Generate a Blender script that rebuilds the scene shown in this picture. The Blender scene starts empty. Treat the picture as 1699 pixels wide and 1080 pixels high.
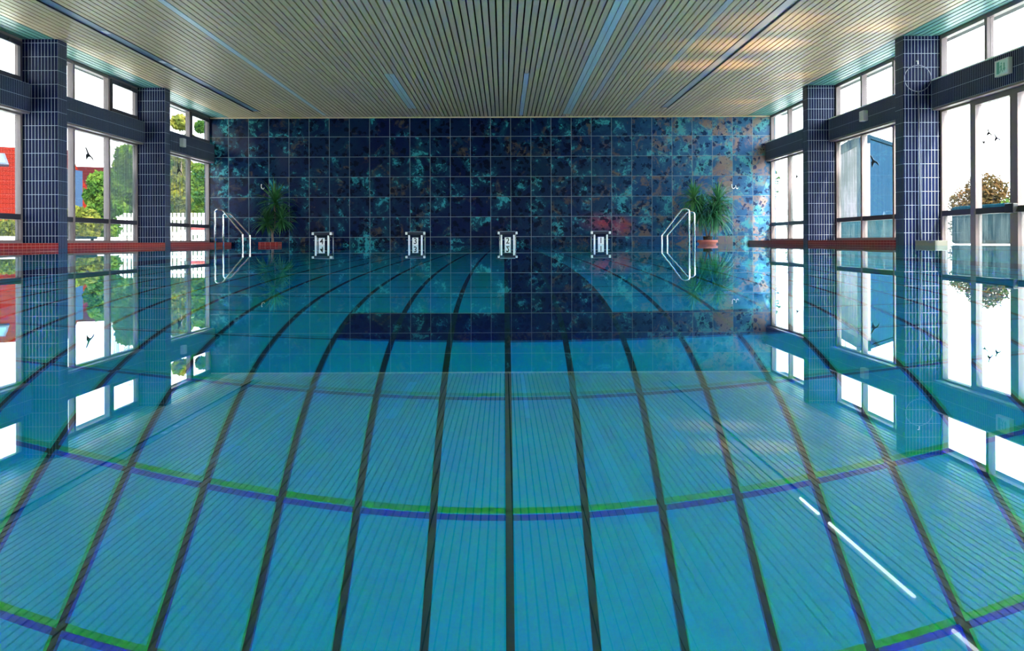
import bpy, bmesh, math, random
from mathutils import Vector, Matrix
SC = bpy.context.scene
COL = SC.collection
random.seed(7)

# ------------------------------------------------------------------ camera, world, sun, exposure
F = 1590.0            # focal length in pixels of the 1699 px wide frame
S = 85.0              # pixels per metre at the far wall
D = F / S             # distance of the far wall
EYE = 0.065           # height of the eye above the water (water = 0)
cam_d = bpy.data.cameras.new('camera')
cam_d.sensor_width = 36.0
cam_d.lens = 36.0 * F / 1699.0
cam_d.shift_x = (849.5 - 836.0) / 1699.0
cam_d.shift_y = -(540.0 - 400.5) / 1699.0
cam_d.clip_start = 0.01
cam_d.clip_end = 600
cam = bpy.data.objects.new('camera', cam_d)
COL.objects.link(cam)
cam.matrix_world = Matrix.Translation((0, 0, EYE)) @ Matrix.Rotation(math.pi/2, 4, 'X') @ Matrix.Rotation(-0.0037, 4, 'Z')
SC.camera = cam

w = bpy.data.worlds.new('sky')
SC.world = w
w.use_nodes = True
nt = w.node_tree
nt.nodes.clear()
wo = nt.nodes.new('ShaderNodeOutputWorld')
bg = nt.nodes.new('ShaderNodeBackground')
gr = nt.nodes.new('ShaderNodeTexGradient')
tc = nt.nodes.new('ShaderNodeTexCoord')
sep = nt.nodes.new('ShaderNodeSeparateXYZ')
rmp = nt.nodes.new('ShaderNodeValToRGB')
nt.nodes.remove(gr)
nt.links.new(tc.outputs['Generated'], sep.inputs[0])
nt.links.new(sep.outputs['Z'], rmp.inputs[0])
rmp.color_ramp.elements[0].position = 0.0
rmp.color_ramp.elements[0].color = (1.0, 0.99, 0.98, 1)
rmp.color_ramp.elements[1].position = 0.7
rmp.color_ramp.elements[1].color = (0.72, 0.86, 1.0, 1)
nt.links.new(rmp.outputs[0], bg.inputs[0])
# the sky is brighter on the sun's side (right) than on the left
mr = nt.nodes.new('ShaderNodeMapRange')
mr.inputs['From Min'].default_value = -0.8; mr.inputs['From Max'].default_value = 0.8
mr.inputs['To Min'].default_value = 1.4; mr.inputs['To Max'].default_value = 6.4
nt.links.new(sep.outputs['X'], mr.inputs['Value'])
nt.links.new(mr.outputs[0], bg.inputs[1])
nt.links.new(bg.outputs[0], wo.inputs[0])

sun_d = bpy.data.lights.new('sun', 'SUN')
sun_d.energy = 9.0
sun_d.angle = math.radians(2.0)
sun_d.color = (1.0, 0.84, 0.64)
sun = bpy.data.objects.new('sun', sun_d)
COL.objects.link(sun)
sun.rotation_mode = 'QUATERNION'
sun.rotation_quaternion = Vector((-0.30, 0.80, -0.75)).to_track_quat('-Z', 'Y')

vs = SC.view_settings
vs.view_transform = 'Standard'
vs.look = 'None'
vs.exposure = 1.6
vs.gamma = 1.0
vs.use_curve_mapping = False
SC.cycles.use_denoising = True
SC.cycles.max_bounces = 12
SC.cycles.diffuse_bounces = 5
SC.cycles.transmission_bounces = 8
SC.cycles.transparent_max_bounces = 24
SC.cycles.caustics_refractive = True
SC.cycles.caustics_reflective = True
SC.cycles.blur_glossy = 0.0
SC.cycles.sample_clamp_indirect = 12.0

# added spot lights outside the right windows, standing in for warm sun glints
for gx, gy, tx, ty, e_, sp_ in ((6.0, 10.6, 2.95, 10.7, 800, 16), (6.0, 11.9, 2.95, 11.9, 900, 18), (6.0, 13.2, 2.85, 13.3, 800, 16), (5.9, 13.9, 4.3, 14.3, 500, 14), (5.9, 10.6, 4.2, 10.9, 400, 15), (5.9, 16.6, 4.2, 16.8, 250, 15)):
    ld = bpy.data.lights.new('added_glint_spot', 'SPOT')
    ld.energy = e_; ld.color = (1.0, 0.62, 0.36); ld.spot_size = math.radians(sp_); ld.spot_blend = 1.0; ld.shadow_soft_size = 0.22
    lo_ = bpy.data.objects.new('added_glint_spot', ld); COL.objects.link(lo_)
    lo_.location = (gx, gy, 0.06)
    lo_.rotation_mode = 'QUATERNION'
    lo_.rotation_quaternion = (Vector((tx, ty, 2.5)) - Vector((gx, gy, 0.06))).to_track_quat('-Z', 'Y')

# ------------------------------------------------------------------ dimensions
XL, XR = -452/S, 406/S            # pool side planes (pillar fronts and red ledges)
WL, WR = -488/S, 443/S            # window planes
SL, SR = WL + 0.10, WR - 0.10     # tiled beam planes
ZC = 2.50                         # ceiling
LED = 0.065                       # ledge height
PIL = [(-3.00, -2.76), (0.61, 0.85), (4.22, 4.46), (7.83, 8.07), (11.44, 11.68), (15.05, 15.29)]
YB = -4.0                         # wall behind the camera
DEPTH = 1.30
TR = 0.1646                       # tile row height of the pillars

# ------------------------------------------------------------------ helpers
def link(o):
    COL.objects.link(o)
    return o

def mesh_obj(name, bm, mat, parent=None, smooth=False):
    me = bpy.data.meshes.new(name)
    bmesh.ops.recalc_face_normals(bm, faces=bm.faces[:]) if smooth is not None else None
    bm.to_mesh(me)
    bm.free()
    if smooth:
        for p in me.polygons:
            p.use_smooth = True
    if mat is not None:
        me.materials.append(mat)
    o = bpy.data.objects.new(name, me)
    link(o)
    if parent is not None:
        o.parent = parent
    return o

def empty(name, loc=(0, 0, 0), rz=0.0):
    o = bpy.data.objects.new(name, None)
    o.empty_display_size = 0.1
    o.location = loc
    o.rotation_euler = (0, 0, rz)
    return link(o)

def tag(o, label=None, cat=None, group=None, kind=None):
    if label: o['label'] = label
    if cat: o['category'] = cat
    if group: o['group'] = group
    if kind: o['kind'] = kind
    return o

def struct(name, bm, mat, label=None, smooth=False):
    o = mesh_obj(name, bm, mat, None, smooth)
    return tag(o, label, kind='structure')

def box(bm, x0, x1, y0, y1, z0, z1, bevel=0.0):
    r = bmesh.ops.create_cube(bm, size=1.0)
    vs_ = r['verts']
    for v in vs_:
        v.co = Vector(((x0+x1)/2 + v.co.x*(x1-x0), (y0+y1)/2 + v.co.y*(y1-y0), (z0+z1)/2 + v.co.z*(z1-z0)))
    if bevel > 0:
        es = list({e for v in vs_ for e in v.link_edges})
        bmesh.ops.bevel(bm, geom=es, offset=bevel, segments=2, affect='EDGES', profile=0.5)
    return bm

def B(*a, **k):
    bm = bmesh.new()
    box(bm, *a, **k)
    return bm

def tube(bm, pts, r, n=10, cap=True):
    """round tube along a list of points; r number or list"""
    pts = [Vector(p) for p in pts]
    rs = r if isinstance(r, (list, tuple)) else [r]*len(pts)
    rings = []
    up = None
    for i, p in enumerate(pts):
        if i == 0: t = pts[1]-pts[0]
        elif i == len(pts)-1: t = pts[-1]-pts[-2]
        else: t = (pts[i+1]-p).normalized() + (p-pts[i-1]).normalized()
        t.normalize()
        if up is None:
            a = Vector((0, 0, 1)) if abs(t.z) < 0.9 else Vector((1, 0, 0))
            up = (a - t*a.dot(t)).normalized()
        else:
            up = (up - t*up.dot(t)).normalized()
        s = t.cross(up)
        rings.append([bm.verts.new(p + (up*math.cos(2*math.pi*k/n) + s*math.sin(2*math.pi*k/n))*rs[i]) for k in range(n)])
    for a, b in zip(rings, rings[1:]):
        for k in range(n):
            bm.faces.new((a[k], a[(k+1) % n], b[(k+1) % n], b[k]))
    if cap:
        bm.faces.new(rings[0][::-1])
        bm.faces.new(rings[-1])
    return bm

def lathe(bm, prof, n=24, c=(0, 0)):
    rings = [[bm.verts.new((c[0]+r*math.cos(2*math.pi*k/n), c[1]+r*math.sin(2*math.pi*k/n), z)) for k in range(n)] for r, z in prof]
    for a, b in zip(rings, rings[1:]):
        for k in range(n):
            bm.faces.new((a[k], a[(k+1) % n], b[(k+1) % n], b[k]))
    bm.faces.new(rings[0][::-1])
    bm.faces.new(rings[-1])
    return bm

def prism(bm, pts, y0, y1, plane='xz'):
    """extruded outline; pts in the plane, from y0 to y1 along the third axis"""
    def P(a, b, c):
        return {'xz': (a, c, b), 'yz': (c, a, b), 'xy': (a, b, c)}[plane]
    A = [bm.verts.new(P(a, b, y0)) for a, b in pts]
    C = [bm.verts.new(P(a, b, y1)) for a, b in pts]
    n = len(pts)
    bm.faces.new(A); bm.faces.new(C[::-1])
    for i in range(n):
        bm.faces.new((A[i], C[i], C[(i+1) % n], A[(i+1) % n]))
    return bm

# ------------------------------------------------------------------ material helpers
class NT:
    def __init__(s, name):
        s.m = bpy.data.materials.new(name)
        s.m.use_nodes = True
        s.t = s.m.node_tree
        s.t.nodes.clear()
        s.out = s.t.nodes.new('ShaderNodeOutputMaterial')
    def n(s, kind, **k):
        x = s.t.nodes.new(kind)
        for a, b in k.items(): setattr(x, a, b)
        return x
    def l(s, a, b): s.t.links.new(a, b)
    def math(s, op, a, b=None, c=None, clamp=False):
        x = s.n('ShaderNodeMath', operation=op)
        x.use_clamp = clamp
        for i, v in enumerate((a, b, c)):
            if v is None: continue
            if isinstance(v, (int, float)): x.inputs[i].default_value = v
            else: s.l(v, x.inputs[i])
        return x.outputs[0]
    def mix(s, f, a, b, blend='MIX'):
        x = s.n('ShaderNodeMix', data_type='RGBA', blend_type=blend)
        for i, v in ((0, f), (6, a), (7, b)):
            if isinstance(v, (int, float)): x.inputs[i].default_value = v
            elif isinstance(v, tuple): x.inputs[i].default_value = (*v, 1) if len(v) == 3 else v
            else: s.l(v, x.inputs[i])
        return x.outputs[2]
    def pos(s):
        tc = s.n('ShaderNodeTexCoord')
        sp = s.n('ShaderNodeSeparateXYZ')
        s.l(tc.outputs['Object'], sp.inputs[0])
        return tc.outputs['Object'], sp.outputs[0], sp.outputs[1], sp.outputs[2]
    def noise(s, vec, scale, detail=4, rough=0.55, dist=0.0, out='Fac'):
        x = s.n('ShaderNodeTexNoise')
        x.inputs['Scale'].default_value = scale
        x.inputs['Detail'].default_value = detail
        x.inputs['Roughness'].default_value = rough
        x.inputs['Distortion'].default_value = dist
        if vec is not None: s.l(vec, x.inputs['Vector'])
        return x.outputs[out]
    def step(s, v, a, b):
        x = s.n('ShaderNodeMapRange')
        x.interpolation_type = 'SMOOTHSTEP'
        s.l(v, x.inputs['Value'])
        x.inputs['From Min'].default_value = a
        x.inputs['From Max'].default_value = b
        return x.outputs[0]
    def line(s, c, pitch, off, width):
        """1 on a joint of the given width every pitch metres"""
        t = s.math('DIVIDE', s.math('SUBTRACT', c, off), pitch)
        t = s.math('FRACT', s.math('ADD', t, 0.5))
        t = s.math('MULTIPLY', s.math('ABSOLUTE', s.math('SUBTRACT', t, 0.5)), pitch)
        return s.math('LESS_THAN', t, width/2)
    def comb(s, x, y, z):
        c = s.n('ShaderNodeCombineXYZ')
        for i, v in enumerate((x, y, z)):
            if isinstance(v, (int, float)): c.inputs[i].default_value = v
            else: s.l(v, c.inputs[i])
        return c.outputs[0]
    def vscale(s, vec, sx, sy, sz):
        m = s.n('ShaderNodeMapping')
        m.inputs['Scale'].default_value = (sx, sy, sz)
        s.l(vec, m.inputs[0])
        return m.outputs[0]
    def bsdf(s, col, rough=0.5, metal=0.0, spec=0.5, bump=None, bstr=0.3, bdist=0.01):
        p = s.n('ShaderNodeBsdfPrincipled')
        if isinstance(col, tuple): p.inputs['Base Color'].default_value = (*col, 1)
        else: s.l(col, p.inputs['Base Color'])
        if isinstance(rough, (int, float)): p.inputs['Roughness'].default_value = rough
        else: s.l(rough, p.inputs['Roughness'])
        p.inputs['Metallic'].default_value = metal
        p.inputs['Specular IOR Level'].default_value = spec
        if bump is not None:
            b = s.n('ShaderNodeBump')
            b.inputs['Strength'].default_value = bstr
            b.inputs['Distance'].default_value = bdist
            s.l(bump, b.inputs['Height'])
            s.l(b.outputs[0], p.inputs['Normal'])
        s.l(p.outputs[0], s.out.inputs[0])
        return p

def plain(name, col, rough=0.5, metal=0.0, var=0.15, scale=6.0, spec=0.5):
    t = NT(name)
    v, x, y, z = t.pos()
    n = t.noise(v, scale, 5)
    c = t.mix(n, tuple(a*(1-var) for a in col), tuple(min(1, a*(1+var)) for a in col))
    t.bsdf(c, rough, metal, spec)
    return t.m

def tile_mat(name, cols, grout, pw, ph, oh, gw, rough=0.28, wall=True, var_scale=3.0, ow=0.0):
    """upright or lying tiles: horizontal coordinate follows the face"""
    t = NT(name)
    v, x, y, z = t.pos()
    g = t.n('ShaderNodeNewGeometry')
    sp = t.n('ShaderNodeSeparateXYZ')
    t.l(g.outputs['True Normal'], sp.inputs[0])
    ny = t.math('GREATER_THAN', t.math('ABSOLUTE', sp.outputs[1]), 0.5)
    nz = t.math('GREATER_THAN', t.math('ABSOLUTE', sp.outputs[2]), 0.5)
    h = t.math('ADD', t.math('MULTIPLY', x, ny), t.math('MULTIPLY', y, t.math('SUBTRACT', 1.0, ny)))
    vv = t.math('ADD', t.math('MULTIPLY', x, nz), t.math('MULTIPLY', z, t.math('SUBTRACT', 1.0, nz)))
    a = t.line(h, pw, ow, gw)
    b = t.line(vv, ph, oh, gw)
    m = t.math('MAXIMUM', a, b)
    # one tone per tile
    ih = t.math('FLOOR', t.math('DIVIDE', t.math('SUBTRACT', h, ow), pw))
    iv = t.math('FLOOR', t.math('DIVIDE', t.math('SUBTRACT', vv, oh), ph))
    wn = t.n('ShaderNodeTexWhiteNoise', noise_dimensions='2D')
    t.l(t.comb(ih, iv, 0.0), wn.inputs['Vector'])
    base = t.mix(wn.outputs['Value'], cols[0], cols[1])
    base = t.mix(t.math('MULTIPLY', t.noise(v, var_scale, 4), 0.35), base, cols[2])
    c = t.mix(m, base, grout)
    r = t.math('ADD', t.math('MULTIPLY', m, 0.5), rough)
    t.bsdf(c, r, spec=0.05)
    return t.m

M = {}
M['pillar'] = tile_mat('navy_tile', [(0.002, 0.006, 0.030), (0.004, 0.009, 0.045), (0.007, 0.010, 0.035)], (0.32, 0.36, 0.44), 0.0392, TR, 0.150, 0.0045, ow=XL)
M['red'] = tile_mat('red_tile', [(0.17, 0.008, 0.008), (0.23, 0.011, 0.010), (0.12, 0.006, 0.010)], (0.42, 0.22, 0.20), 0.098, 0.033, -0.0005, 0.004)
M['alu'] = plain('window_alu', (0.15, 0.115, 0.12), 0.4, 0.0, 0.08, spec=0.3)
M['dark_alu'] = plain('dark_alu', (0.022, 0.020, 0.032), 0.4, 0.0, 0.1, spec=0.3)
M['steel'] = plain('polished_steel', (0.80, 0.82, 0.85), 0.16, 1.0, 0.04)
M['dull_steel'] = plain('dull_steel', (0.16, 0.17, 0.22), 0.5, 0.3, 0.05)
M['white'] = plain('white_paint', (0.80, 0.81, 0.84), 0.4, 0, 0.04)
M['black'] = plain('black_plastic', (0.008, 0.010, 0.014), 0.35, 0, 0.1)
M['navy_board'] = plain('navy_board', (0.006, 0.011, 0.035), 0.4, 0, 0.2)
M['strip'] = plain('pale_strip', (0.50, 0.62, 0.68), 0.35, 0.2, 0.05)
M['slate_strip'] = plain('slate_strip', (0.20, 0.30, 0.42), 0.3, 0.3, 0.1)
M['grey_strip'] = plain('grey_strip', (0.42, 0.42, 0.43), 0.35, 0.2, 0.05)
M['beige_plastic'] = plain('beige_plastic', (0.50, 0.49, 0.47), 0.5, 0, 0.05)
M['terracotta'] = plain('terracotta', (0.50, 0.13, 0.10), 0.7, 0, 0.12)
M['soil'] = plain('soil', (0.03, 0.02, 0.015), 0.9, 0, 0.3, 30)
M['trunk'] = plain('trunk', (0.16, 0.11, 0.09), 0.85, 0, 0.35, 25)
M['concrete'] = plain('pale_concrete', (0.55, 0.54, 0.52), 0.8, 0, 0.12, 2)

def ceiling_mat(name, c0, c1):
    t = NT(name)
    v, x, y, z = t.pos()
    i = t.math('FLOOR', t.math('DIVIDE', x, 0.0755))
    seg = t.math('FLOOR', t.math('DIVIDE', t.math('ADD', y, t.math('MULTIPLY', t.math('SINE', t.math('MULTIPLY', i, 12.9)), 3.0)), 3.2))
    wn = t.n('ShaderNodeTexWhiteNoise', noise_dimensions='2D')
    t.l(t.comb(i, seg, 0.0), wn.inputs['Vector'])
    g = t.noise(t.vscale(v, 14, 1.2, 14), 3.0, 5)
    f = t.math('ADD', t.math('MULTIPLY', wn.outputs['Value'], 0.5), t.math('MULTIPLY', g, 0.5))
    t.bsdf(t.mix(f, c0, c1), 0.38)
    return t.m
M['boards'] = ceiling_mat('ceiling_boards', (0.44, 0.34, 0.225), (0.58, 0.45, 0.30))
M['teal_boards'] = ceiling_mat('teal_ceiling_boards', (0.07, 0.20, 0.18), (0.10, 0.27, 0.24))  # separate blue green tone for the boards beyond the pillar fronts
M['backing'] = plain('dark_backing', (0.008, 0.008, 0.010), 0.9)

def mural_mat():
    t = NT('mural_tile')
    v, x, y, z = t.pos()
    pw = 33.45/S; px0 = (814.5-836)/S; ph = 33.3/S; pz0 = 0.157
    ix = t.math('FLOOR', t.math('DIVIDE', t.math('SUBTRACT', x, px0), pw))
    iz = t.math('FLOOR', t.math('DIVIDE', t.math('SUBTRACT', z, pz0), ph))
    wn = t.n('ShaderNodeTexWhiteNoise', noise_dimensions='2D')
    t.l(t.comb(ix, iz, 0.0), wn.inputs['Vector'])
    def off(k):
        a = t.n('ShaderNodeVectorMath', operation='SCALE')
        t.l(wn.outputs['Color'], a.inputs[0]); a.inputs['Scale'].default_value = k
        b = t.n('ShaderNodeVectorMath', operation='ADD')
        t.l(v, b.inputs[0]); t.l(a.outputs[0], b.inputs[1])
        return b.outputs[0]
    big = t.noise(v, 0.75, 3, 0.5, 0.4)
    tile = off(0.5)
    mid = t.noise(tile, 2.6, 8, 0.62, 0.5)
    mid2 = t.noise(off(3.0), 2.2, 8, 0.64, 0.9)
    fine = t.noise(off(1.0), 9.0, 6, 0.65, 1.2)
    # glare and side light put into the tile colour: lighter, warmer towards the right
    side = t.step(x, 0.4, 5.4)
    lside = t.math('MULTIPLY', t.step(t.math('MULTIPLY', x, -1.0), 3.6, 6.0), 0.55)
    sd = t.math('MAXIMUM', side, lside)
    navy = t.mix(t.step(big, 0.35, 0.65), (0.002, 0.006, 0.038), (0.004, 0.016, 0.050))
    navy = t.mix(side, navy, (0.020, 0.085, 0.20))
    tv = t.math('ADD', mid, t.math('MULTIPLY', sd, 0.10))
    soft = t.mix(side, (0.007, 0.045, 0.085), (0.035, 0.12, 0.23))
    c = t.mix(t.step(tv, 0.46, 0.68), navy, soft)
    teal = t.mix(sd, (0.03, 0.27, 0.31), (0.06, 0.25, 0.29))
    m2 = t.math('MULTIPLY', t.step(t.math('ADD', t.math('ADD', mid, t.math('MULTIPLY', fine, 0.8)), t.math('MULTIPLY', sd, 0.08)), 1.00, 1.09), 0.9)
    c = t.mix(m2, c, teal)
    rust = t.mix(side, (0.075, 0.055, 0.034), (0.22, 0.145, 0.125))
    rv = t.math('ADD', t.math('ADD', mid2, t.math('MULTIPLY', fine, 0.35)), t.math('MULTIPLY', side, 0.10))
    c = t.mix(t.math('MULTIPLY', t.step(rv, 0.74, 0.88), 0.85), c, rust)
    # the red bloom right of lane one
    def blob(cx, cz, rx, rz):
        dx = t.math('DIVIDE', t.math('SUBTRACT', x, cx), rx)
        dz = t.math('DIVIDE', t.math('SUBTRACT', z, cz), rz)
        d = t.math('ADD', t.math('MULTIPLY', dx, dx), t.math('MULTIPLY', dz, dz))
        return t.math('SUBTRACT', 1.0, t.math('SQRT', d), clamp=True)
    rb = t.math('MAXIMUM', blob(2.25, 0.36, 0.5, 0.34), blob(1.95, 0.44, 0.7, 0.3))
    c = t.mix(t.step(t.math('MULTIPLY', rb, t.math('ADD', mid2, fine)), 0.15, 1.5), c, (0.30, 0.03, 0.05))
    # dark drops
    vo = t.n('ShaderNodeTexVoronoi')
    vo.inputs['Scale'].default_value = 8.5
    dv = t.n('ShaderNodeVectorMath', operation='ADD')
    ns = t.n('ShaderNodeVectorMath', operation='SCALE')
    t.l(t.noise(v, 14, 3, out='Color'), ns.inputs[0]); ns.inputs['Scale'].default_value = 0.17
    t.l(off(1.0), dv.inputs[0]); t.l(ns.outputs[0], dv.inputs[1])
    t.l(dv.outputs[0], vo.inputs['Vector'])
    spot = t.math('MULTIPLY', t.math('LESS_THAN', vo.outputs['Distance'], t.math('SUBTRACT', 0.42, t.math('MULTIPLY', side, 0.08))), t.step(t.noise(off(1.0), 3.1, 3), 0.44, 0.50))
    c = t.mix(t.math('MULTIPLY', spot, 0.88), c, t.mix(side, (0.001, 0.003, 0.015), (0.006, 0.02, 0.07)))
    fs = t.step(fine, 0.60, 0.66)
    c = t.mix(t.math('MULTIPLY', fs, 0.75), c, (0.002, 0.005, 0.022))
    g = t.math('MAXIMUM', t.line(x, pw, px0, 0.0085), t.line(z, ph, pz0, 0.0085))
    gc = t.mix(t.noise(v, 1.3, 4), (0.05, 0.10, 0.13), (0.26, 0.31, 0.35))
    c = t.mix(g, c, gc)
    t.bsdf(c, t.math('ADD', t.math('MULTIPLY', g, 0.5), 0.16), spec=0.12)
    return t.m
M['mural'] = mural_mat()

def pool_mat():
    t = NT('pool_tile')
    v, x, y, z = t.pos()
    a = t.line(x, 0.125, 0.0075, 0.0125)
    b = t.line(y, 0.25, 1.575, 0.0095)
    g = t.math('MAXIMUM', a, b)
    c = t.mix(t.noise(v, 0.7, 3), (0.0, 0.49, 0.76), (0.0, 0.55, 0.84))
    # lane markings: a stem two tiles wide and a one metre bar across its near end
    lane = 154.2/S
    lx = t.math('SUBTRACT', t.math('MODULO', t.math('ADD', t.math('SUBTRACT', x, 0.1325), lane*10.5), lane), lane/2)
    ax = t.math('ABSOLUTE', lx)
    stem = t.math('MULTIPLY', t.math('LESS_THAN', ax, 0.125), t.math('GREATER_THAN', y, 2.07))
    bar = t.math('MULTIPLY', t.math('LESS_THAN', ax, 0.5), t.math('MULTIPLY', t.math('GREATER_THAN', y, 2.075), t.math('LESS_THAN', y, 2.325)))
    mk = t.math('MAXIMUM', stem, bar)
    mk = t.math('MULTIPLY', mk, t.math('LESS_THAN', z, -DEPTH+0.01))
    c = t.mix(mk, c, (0.006, 0.015, 0.08))
    c = t.mix(g, c, (0.010, 0.045, 0.04))
    t.bsdf(c, 0.5, spec=0.2)
    return t.m
M['pool'] = pool_mat()

def water_mat():
    t = NT('water')
    v, x, y, z = t.pos()
    n = t.noise(v, 0.9, 2, 0.5)
    bp = t.n('ShaderNodeBump')
    bp.inputs['Strength'].default_value = 0.35
    bp.inputs['Distance'].default_value = 0.0012
    t.l(n, bp.inputs['Height'])
    fr = t.n('ShaderNodeFresnel'); fr.inputs['IOR'].default_value = 1.334
    gl = t.n('ShaderNodeBsdfGlossy'); gl.inputs['Roughness'].default_value = 0.0
    gl.inputs['Color'].default_value = (0.78, 0.95, 1.0, 1)
    t.l(bp.outputs[0], fr.inputs['Normal']); t.l(bp.outputs[0], gl.inputs['Normal'])
    # three colours bend by slightly different amounts, which fringes the far rows of joints
    parts = []
    for colr, ior in (((1, 1, 0, 1), 1.3340), ((0, 0, 1, 1), 1.3395)):
        r = t.n('ShaderNodeBsdfRefraction')
        r.inputs['Color'].default_value = colr
        r.inputs['Roughness'].default_value = 0.0
        r.inputs['IOR'].default_value = ior
        t.l(bp.outputs[0], r.inputs['Normal'])
        parts.append(r.outputs[0])
    acc = parts[0]
    for q in parts[1:]:
        a2 = t.n('ShaderNodeAddShader'); t.l(acc, a2.inputs[0]); t.l(q, a2.inputs[1]); acc = a2.outputs[0]
    mx = t.n('ShaderNodeMixShader')
    t.l(fr.outputs[0], mx.inputs[0]); t.l(a2.outputs[0], mx.inputs[1]); t.l(gl.outputs[0], mx.inputs[2])
    t.l(mx.outputs[0], t.out.inputs[0])
    return t.m
M['water'] = water_mat()

def glass_mat(name, haze, tint=(0.94, 0.98, 0.98), lo=0.45, hi=0.75, hazecol=(0.045, 0.06, 0.06)):
    """clear pane with rain streaks and condensation"""
    t = NT(name)
    v, x, y, z = t.pos()
    tr = t.n('ShaderNodeBsdfTransparent'); tr.inputs['Color'].default_value = (*tint, 1)
    gl = t.n('ShaderNodeBsdfGlossy'); gl.inputs['Roughness'].default_value = 0.02
    lw = t.n('ShaderNodeLayerWeight'); lw.inputs['Blend'].default_value = 0.5
    fr = t.math('ADD', t.math('MULTIPLY', t.math('POWER', lw.outputs['Facing'], 5.0), 0.9), 0.035)
    m1 = t.n('ShaderNodeMixShader')
    t.l(fr, m1.inputs[0]); t.l(tr.outputs[0], m1.inputs[1]); t.l(gl.outputs[0], m1.inputs[2])
    if haze > 0:
        tl = t.n('ShaderNodeBsdfTranslucent'); tl.inputs['Color'].default_value = (*hazecol, 1)
        st = t.noise(t.vscale(v, 9, 9, 0.5), 3.0, 4, 0.6)
        pt = t.noise(t.vscale(v, 1, 1, 0.6), 2.4, 5, 0.6)
        f = t.math('MULTIPLY', t.step(t.math('ADD', t.math('MULTIPLY', st, 0.5), t.math('MULTIPLY', pt, 0.5)), lo, hi), haze)
        m2 = t.n('ShaderNodeMixShader')
        t.l(f, m2.inputs[0]); t.l(m1.outputs[0], m2.inputs[1]); t.l(tl.outputs[0], m2.inputs[2])
        t.l(m2.outputs[0], t.out.inputs[0])
    else:
        t.l(m1.outputs[0], t.out.inputs[0])
    return t.m
M['glass'] = glass_mat('clear_glass', 0.08)
M['glass_haze'] = glass_mat('misted_glass', 0.6, lo=0.38, hi=0.6)
M['glass_low'] = glass_mat('streaked_glass', 0.4, lo=0.40, hi=0.62)
M['glass_top'] = glass_mat('top_glass', 0.0)

def leaf_mat(name, cols, trans=0.35, gloss=0.0):
    t = NT(name)
    v, x, y, z = t.pos()
    n = t.noise(v, 2.2, 5, 0.7)
    r = t.n('ShaderNodeValToRGB')
    t.l(n, r.inputs[0])
    el = r.color_ramp.elements
    el[0].position = 0.35; el[0].color = (*cols[0], 1)
    el[1].position = 0.65; el[1].color = (*cols[-1], 1)
    if len(cols) > 2:
        e = el.new(0.5); e.color = (*cols[1], 1)
    d = t.n('ShaderNodeBsdfDiffuse'); t.l(r.outputs[0], d.inputs[0])
    tl = t.n('ShaderNodeBsdfTranslucent'); t.l(r.outputs[0], tl.inputs[0])
    g = t.n('ShaderNodeBsdfGlossy'); g.inputs['Roughness'].default_value = 0.35
    m = t.n('ShaderNodeMixShader'); m.inputs[0].default_value = trans
    t.l(d.outputs[0], m.inputs[1]); t.l(tl.outputs[0], m.inputs[2])
    m2 = t.n('ShaderNodeMixShader'); m2.inputs[0].default_value = gloss
    t.l(m.outputs[0], m2.inputs[1]); t.l(g.outputs[0], m2.inputs[2])
    t.l(m2.outputs[0], t.out.inputs[0])
    return t.m
M['leaf_dark'] = leaf_mat('dracaena_leaf', [(0.010, 0.05, 0.022), (0.03, 0.13, 0.04), (0.07, 0.22, 0.07)], 0.25, 0.05)
M['leaf_green'] = leaf_mat('green_leaf', [(0.008, 0.028, 0.008), (0.035, 0.080, 0.014), (0.09, 0.13, 0.022)])
M['leaf_yellow'] = leaf_mat('yellow_leaf', [(0.025, 0.045, 0.010), (0.10, 0.11, 0.02), (0.17, 0.14, 0.03)])
M['leaf_autumn'] = leaf_mat('autumn_leaf', [(0.018, 0.022, 0.010), (0.07, 0.045, 0.018), (0.10, 0.045, 0.02)])

# ------------------------------------------------------------------ ceiling
PB = 0.0755
strips = {}   # board index -> strip it belongs to
def bi(xm): return int(math.floor(xm/PB))
STR = [  # x centre, boards, y0, y1, name, material, label
    (-4.57, 2, -3.9, 17.9, 'ceiling_light', 'slate_strip', 'blue grey recessed light channel in the ceiling nearest the left windows'),
    (-3.47, 1, -3.9, 18.4, 'ceiling_strip', 'strip', 'narrow pale blue ceiling strip, long one left of the middle'),
    (-1.63, 2, 13.9, 17.5, 'ceiling_strip', 'strip', 'short pale blue double strip at the far end, left of the middle'),
    (0.37, 1, 13.9, 18.45, 'ceiling_strip', 'strip', 'short single pale strip above the block numbered 2'),
    (1.22, 2, -3.9, 18.3, 'ceiling_strip', 'strip', 'wide pale blue double strip just right of the middle of the ceiling'),
    (1.55, 1, -3.9, 16.5, 'ceiling_strip', 'grey_strip', 'thin grey strip beside the wide pale double strip'),
    (2.34, 1, -3.9, 17.8, 'ceiling_strip', 'grey_strip', 'long pale grey strip between the double strip and the grey light channel'),
    (2.96, 2, -3.9, 17.6, 'ceiling_light', 'grey_strip', 'grey recessed light channel amid the sunlit boards on the right'),
]
taken = {}
for k, (xc, nb, y0, y1, *_r) in enumerate(STR):
    b0 = bi(xc - (nb-1)*PB/2)
    for j in range(nb): taken.setdefault(b0+j, []).append((y0, y1))
bm = bmesh.new(); bt = bmesh.new()
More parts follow.
